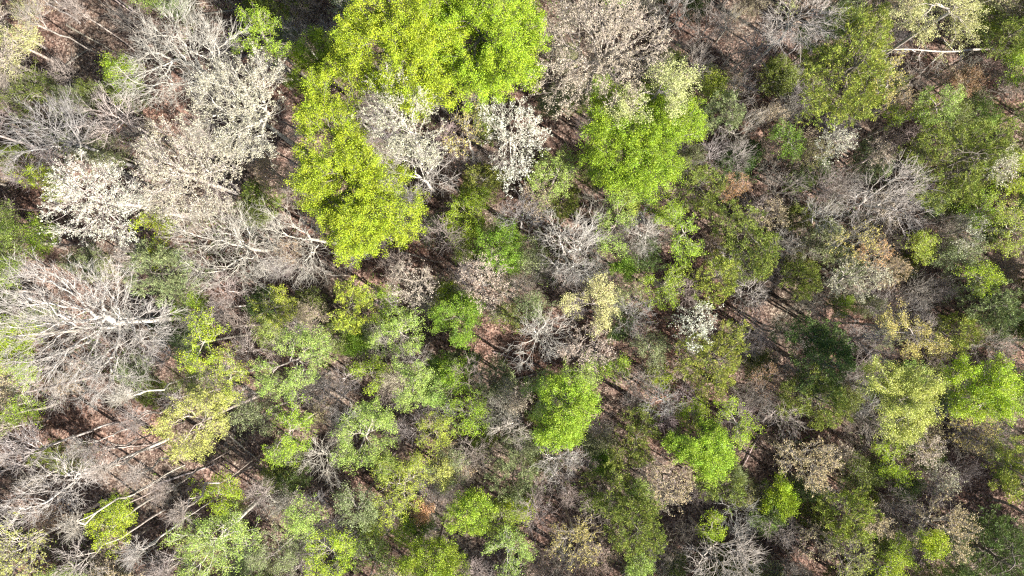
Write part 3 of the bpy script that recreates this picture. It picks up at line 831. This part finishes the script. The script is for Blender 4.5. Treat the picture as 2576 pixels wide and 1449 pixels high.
# ------------------------------------------------------------------ the pale dead trunk in the upper right
def dead_trunk():
    rng = np.random.default_rng(5)
    a = np.array([*world_at(2525, 128, 5.0), 5.0]); b = np.array([*world_at(2238, 126, 9.5), 9.5])
    g = np.array([a[0] + 1.5, a[1] - .2, 0.0])
    pts = [a + (b - a) * t + np.array([0, 0.12 * math.sin(t * 9), 0.1 * math.sin(t * 5)]) for t in np.linspace(0, 1, 12)]
    pts = np.array([a * .98 + g * .02] + pts)
    base = np.array([a[0] + 6.5, a[1] + .3, 0.3])
    low = np.array([base + (pts[0] - base) * t for t in np.linspace(0, 1, 7)])[:-1]
    pts = np.concatenate([low, pts]); rad = np.linspace(0.17, 0.04, len(pts)) * (1 + 0.12 * np.sin(np.arange(len(pts)) * 1.9))
    V, F = tubes(pts[:-1], pts[1:], rad[:-1], rad[1:], 8)
    o = base
    root = link('dead_tree', None); root.location = o
    root['label'] = 'long pale dead trunk leaning level below the broad creamy yellow crown'; root['category'] = 'dead tree'
    t = link('trunk', mesh_from('trunk', V - o, F, M_BARK), root); t.color = (.55, .50, .45, 1)
    idx = rng.choice(np.arange(8, len(pts)), 12)
    st = pts[idx]; d = nrm(rng.normal(0, 1, (12, 3)) * np.array([.7, 1, .5]) + np.array([-.4, -.3, 0]))
    L = rng.uniform(.8, 3.0, 12)[:, None]
    mid = st + d * L * .5; e = mid + nrm(d + rng.normal(0, .35, d.shape)) * L * .5
    r = rng.uniform(.02, .045, 12)
    A = tubes(st, mid, r, r * .8, 4); B = tubes(mid, e, r * .8, r * .4, 3)
    tw = twigs(np.concatenate([mid, e]), np.concatenate([d, d]), st.mean(0), 3, .8, .011, rng, sub=2)
    V, F = cat([A, B, tubes(*tw[:4], 3)])
    t = link('branches', mesh_from('branches', V - o, F, M_BARK), root); t.color = (.62, .57, .52, 1)
dead_trunk()

# ------------------------------------------------------------------ understorey filling the gaps
def near_marks(px, py):
    ds = sorted(((math.hypot(m[1] - px, m[2] - py), m) for m in marks), key=lambda t: t[0])
    return [d[1] for d in ds[:7]]

def direction(dx, dy):
    a = math.degrees(math.atan2(-dy, dx)) % 360
    return ['right of', 'up and right of', 'above', 'up and left of', 'left of', 'down and left of', 'below', 'down and right of'][int((a + 22.5) // 45) % 8]

def make_label(desc, px, py):
    if not (0 <= px <= 2576 and 0 <= py <= 1449):
        return None
    nm = near_marks(px, py)
    for m in nm:
        l = f"{desc} {direction(px - m[1], py - m[2])} the {m[0]}"
        if l not in labels_used and len(l.split()) <= 16: labels_used.add(l); return l
    for i in range(len(nm)):
        for j in range(i + 1, len(nm)):
            l = f"{desc} between the {nm[i][0]} and the {nm[j][0]}"
            if l not in labels_used and len(l.split()) <= 16: labels_used.add(l); return l
    return None

CLEAR = [(330, 1120, 120), (450, 1200, 90), (640, 1120, 90), (350, 1240, 90), (420, 1320, 55), (240, 1010, 50), (120, 1050, 40), (860, 900, 40), (1120, 870, 45), (600, 1150, 105), (230, 110, 95), (420, 1180, 80), (170, 1060, 55), (1250, 905, 70), (1320, 950, 40), (1850, 1350, 60), (590, 1160, 90), (1050, 640, 50),
         (560, 30, 60), (370, 760, 40), (1400, 330, 45), (1900, 1130, 40), (700, 300, 35), (470, 1230, 60), (2480, 640, 40), (950, 640, 40)]
fill = []
rf = random.Random(77)
def covered(px, py, f):
    return any(math.hypot(px - a, py - b) < r * f for a, b, r in placed)
tries = 0
while len(fill) < 560 and tries < 60000:
    tries += 1
    px, py = rf.uniform(-60, 2640), rf.uniform(-60, 1510)
    if 2225 < px < 2500 and 95 < py < 165: continue
    if covered(px, py, 0.62): continue
    if any(math.hypot(px - a, py - b) < r for a, b, r in CLEAR): continue
    if any(math.hypot(px - f[0], py - f[1]) < 24 for f in fill): continue
    fill.append((px, py))
right = lambda px: px / 2576
for px, py in fill:
    u = rf.random()
    greenish = 0.5 + 0.5 * math.sin(px * .011 + 1.3) * math.cos(py * .013 + .4)
    if u < 0.57:
        kind, cn, desc = 'N', rf.choice(['bark', 'barkg', 'bark', 'barkg', 'barkw' if px < 900 else 'bark']), 'bare brown-grey sapling'
    elif u < 0.57 + 0.16 * greenish + .05:
        kind = 'S'; cn = rf.choice(['sage', 'olive', 'light', 'fresh', 'olive', 'olive', 'sage']); desc = {'sage': 'sage green', 'olive': 'olive green', 'light': 'light green', 'fresh': 'fresh green', 'ylime': 'yellow green'}[cn] + ' sapling'
    elif u < 0.86:
        kind = 'B'; cn = rf.choice(['pink', 'tan', 'pale', 'pink', 'sage', 'tan']); desc = {'pink': 'pink-grey', 'tan': 'tan', 'pale': 'pale green', 'sage': 'sage', 'rust': 'rusty'}[cn] + ' budding sapling'
    else:
        kind = 'E'; cn = rf.choice(['olive', 'dark', 'sage']); desc = {'olive': 'olive', 'dark': 'dark', 'sage': 'grey-green'}[cn] + ' evergreen sapling'
    r = rf.uniform(26, 46)
    h = rf.uniform(4.5, 8.5)
    zc = h - 1.5
    x, y = world_at(px, py, zc)
    rw = r / FPX * (CAM_H - zc)
    if kind in 'SE': rw *= .9
    ms, R0, H = get_proto(kind, min(rw, 2.1))
    s = rw / R0
    fcol = jcol(tuple(.9 * v for v in COL[cn if kind != 'N' else 'bark']), .15)
    bcol = jcol(COL[cn] if kind == 'N' else COL['bark'], .12)
    if kind == 'N' and px < 750 and py > 850: bcol = jcol(COL['barkw'], .1)
    label = make_label(desc, px, py); group = 'understorey saplings'
    if label is None:
        label = desc + ' at the rim of the picture' if not (0 <= px <= 2576 and 0 <= py <= 1449) else desc + ' lost in the crowded understorey'
    place(kind, fcol, bcol, x, y, {'N': 'bare_sapling', 'S': 'leafing_sapling', 'B': 'budding_sapling', 'E': 'evergreen_sapling'}[kind], label, 'sapling', {'N': 'bare saplings', 'S': 'leafing saplings', 'B': 'budding saplings', 'E': 'evergreen saplings'}[kind] + ' of the understorey', ms, (s, s, h / H), rf.uniform(0, 6.28))

# trees just outside the picture: they throw the shadows that fall into it
k = 0
for t in range(4000):
    px, py = rf.uniform(-420, 3000), rf.uniform(-330, 1780)
    if -70 < px < 2646 and -70 < py < 1519: continue
    if any(math.hypot(px - a, py - b) < r * .7 + 55 for a, b, r in placed): continue
    placed.append((px, py, 62)); k += 1
    kind = rf.choice('NNSSBEL'); cn = {'N': 'bark', 'S': 'light', 'B': 'tan', 'E': 'olive', 'L': 'lime2'}[kind]
    h = rf.uniform(10, 15)
    x, y = world_at(px, py, h - 2)
    rw = rf.uniform(1.9, 2.9)
    ms, R0, H = get_proto(kind, rw); s = rw / R0
    side = 'left' if px < 0 else ('right' if px > 2576 else ('top' if py < 0 else 'bottom'))
    place(kind, jcol(COL[cn]), jcol(COL['bark']), x, y, KINDNAME[kind], f'woodland tree standing just beyond the {side} edge of the picture', CATS[kind], f'trees beyond the {side} edge', ms, (s, s, h / H), rf.uniform(0, 6.28))
print('outer', k, 'fill', len(fill), 'tries', tries, 'protos', len(proto))

# ------------------------------------------------------------------ ground
def ground():
    xs = np.concatenate([[-2500, -600, -200, -100], np.linspace(-70, 70, 141), [100, 200, 600, 2500]])
    ys = np.concatenate([[-2500, -600, -200, -80], np.linspace(-50, 50, 101), [80, 200, 600, 2500]])
    X, Y = np.meshgrid(xs, ys)
    Z = 0.5 * np.sin(X * 0.07 + 1.0) * np.cos(Y * 0.09) + 0.25 * np.sin(X * 0.19 + Y * 0.13)
    V = np.stack([X, Y, Z], -1).reshape(-1, 3)
    nx, ny = len(xs), len(ys)
    i, j = np.meshgrid(np.arange(nx - 1), np.arange(ny - 1))
    a = (j * nx + i).ravel()
    F = np.stack([a, a + 1, a + nx + 1, a + nx], 1)
    o = link('ground', mesh_from('ground', V, F, M_GROUND)); o['kind'] = 'structure'
    for p in o.data.polygons: p.use_smooth = True
ground()

def gz(x, y):
    return 0.5 * np.sin(x * 0.07 + 1.0) * np.cos(y * 0.09) + 0.25 * np.sin(x * 0.19 + y * 0.13)

def litter():
    rng = np.random.default_rng(3)
    n = 90000
    x = rng.uniform(-56, 56, n); y = rng.uniform(-34, 34, n)
    c = np.stack([x, y, gz(x, y) + rng.uniform(0.01, 0.07, n)], 1)
    nv = nrm(rng.normal(0, 1, (n, 3)) * .6 + np.array([0, 0, 1.0])); t = nrm(np.cross(nv, rng.normal(0, 1, (n, 3)))); b = np.cross(nv, t)
    s = rng.uniform(.06, .17, (n, 1))
    V, F = quads(c, t * s * .6, b * s * .4)
    m, nt, bs = mat_new('fallen_leaf')
    at = nt.nodes.new('ShaderNodeAttribute'); at.attribute_name = 'tint'
    rp = ramp(nt, [(0, (.055, .037, .030)), (.35, (.14, .092, .074)), (.7, (.24, .170, .138)), (1, (.48, .40, .34))])
    nt.links.new(at.outputs['Fac'], rp.inputs[0]); nt.links.new(rp.outputs[0], bs.inputs['Base Color']); bs.inputs['Roughness'].default_value = .8
    o = link('leaf_litter', mesh_from('leaf_litter', V, F, m, {'tint': rng.uniform(0, 1, n)}))
    o['label'] = 'reddish brown fallen leaves covering the forest floor'; o['category'] = 'leaf litter'; o['kind'] = 'stuff'
litter()

def undergrowth():
    """low twiggy brush rooted all over the floor, thinner in the clearings"""
    rng = np.random.default_rng(9)
    n = 34000
    x = rng.uniform(-56, 56, n); y = rng.uniform(-34, 34, n)
    dens = 0.5 + 0.5 * np.sin(x * .35 + 2 * np.sin(y * .21)) * np.cos(y * .41 + 1.5 * np.sin(x * .17))
    px = CX + x * FPX / CAM_H; py = CY - y * FPX / CAM_H
    cl = np.zeros(n, bool)
    for a, b, r in CLEAR: cl |= np.hypot(px - a, py - b) < r * .95
    keep = (rng.uniform(0, 1, n) < .25 + .75 * dens) & (~cl | (rng.uniform(0, 1, n) < .12))
    x, y = x[keep], y[keep]; n = len(x)
    p = np.stack([x, y, gz(x, y) - .03], 1)
    h = rng.uniform(.5, 2.4, (n, 1)) ** 1.2
    d = nrm(rng.normal(0, .42, (n, 3)) + np.array([0, 0, 1.0]))
    m = p + d * h * .5
    e = m + nrm(d + rng.normal(0, .45, (n, 3))) * h * .5
    r = np.full(n, .013)
    tw = twigs(np.concatenate([m, e]), np.concatenate([d, d]), np.array([0, 0, -40.0]), 2, .55, .008, rng, sub=1)
    V, F = cat([tubes(p, m, r, r * .8, 3), tubes(m, e, r * .8, r * .5, 3), tubes(*tw[:4], 3)])
    root = link('undergrowth', mesh_from('undergrowth', V, F, M_BARK)); root.color = (.22, .18, .15, 1)
    root['label'] = 'low tangle of grey brown twigs over the forest floor'; root['category'] = 'undergrowth'; root['kind'] = 'stuff'
    # low green growth
    g = .5 + .5 * np.sin(tw[4][:, 0] * .22 + 1.1) * np.sin(tw[4][:, 1] * .31 + .6 * np.sin(tw[4][:, 0] * .13))
    sel = rng.uniform(0, 1, len(g)) < np.clip(g - .45, 0, 1) * .55
    V, F, at = leaves_at(tw[4][sel], None, 5, .09, .13, rng)
    lo = link('low_leaves', mesh_from('low_leaves', V, F, M_LEAF, at)); lo.color = (.17, .24, .05, 1)
    lo['label'] = 'low green leaves sprouting on the brush over the forest floor'; lo['category'] = 'ground cover'; lo['kind'] = 'stuff'
undergrowth()
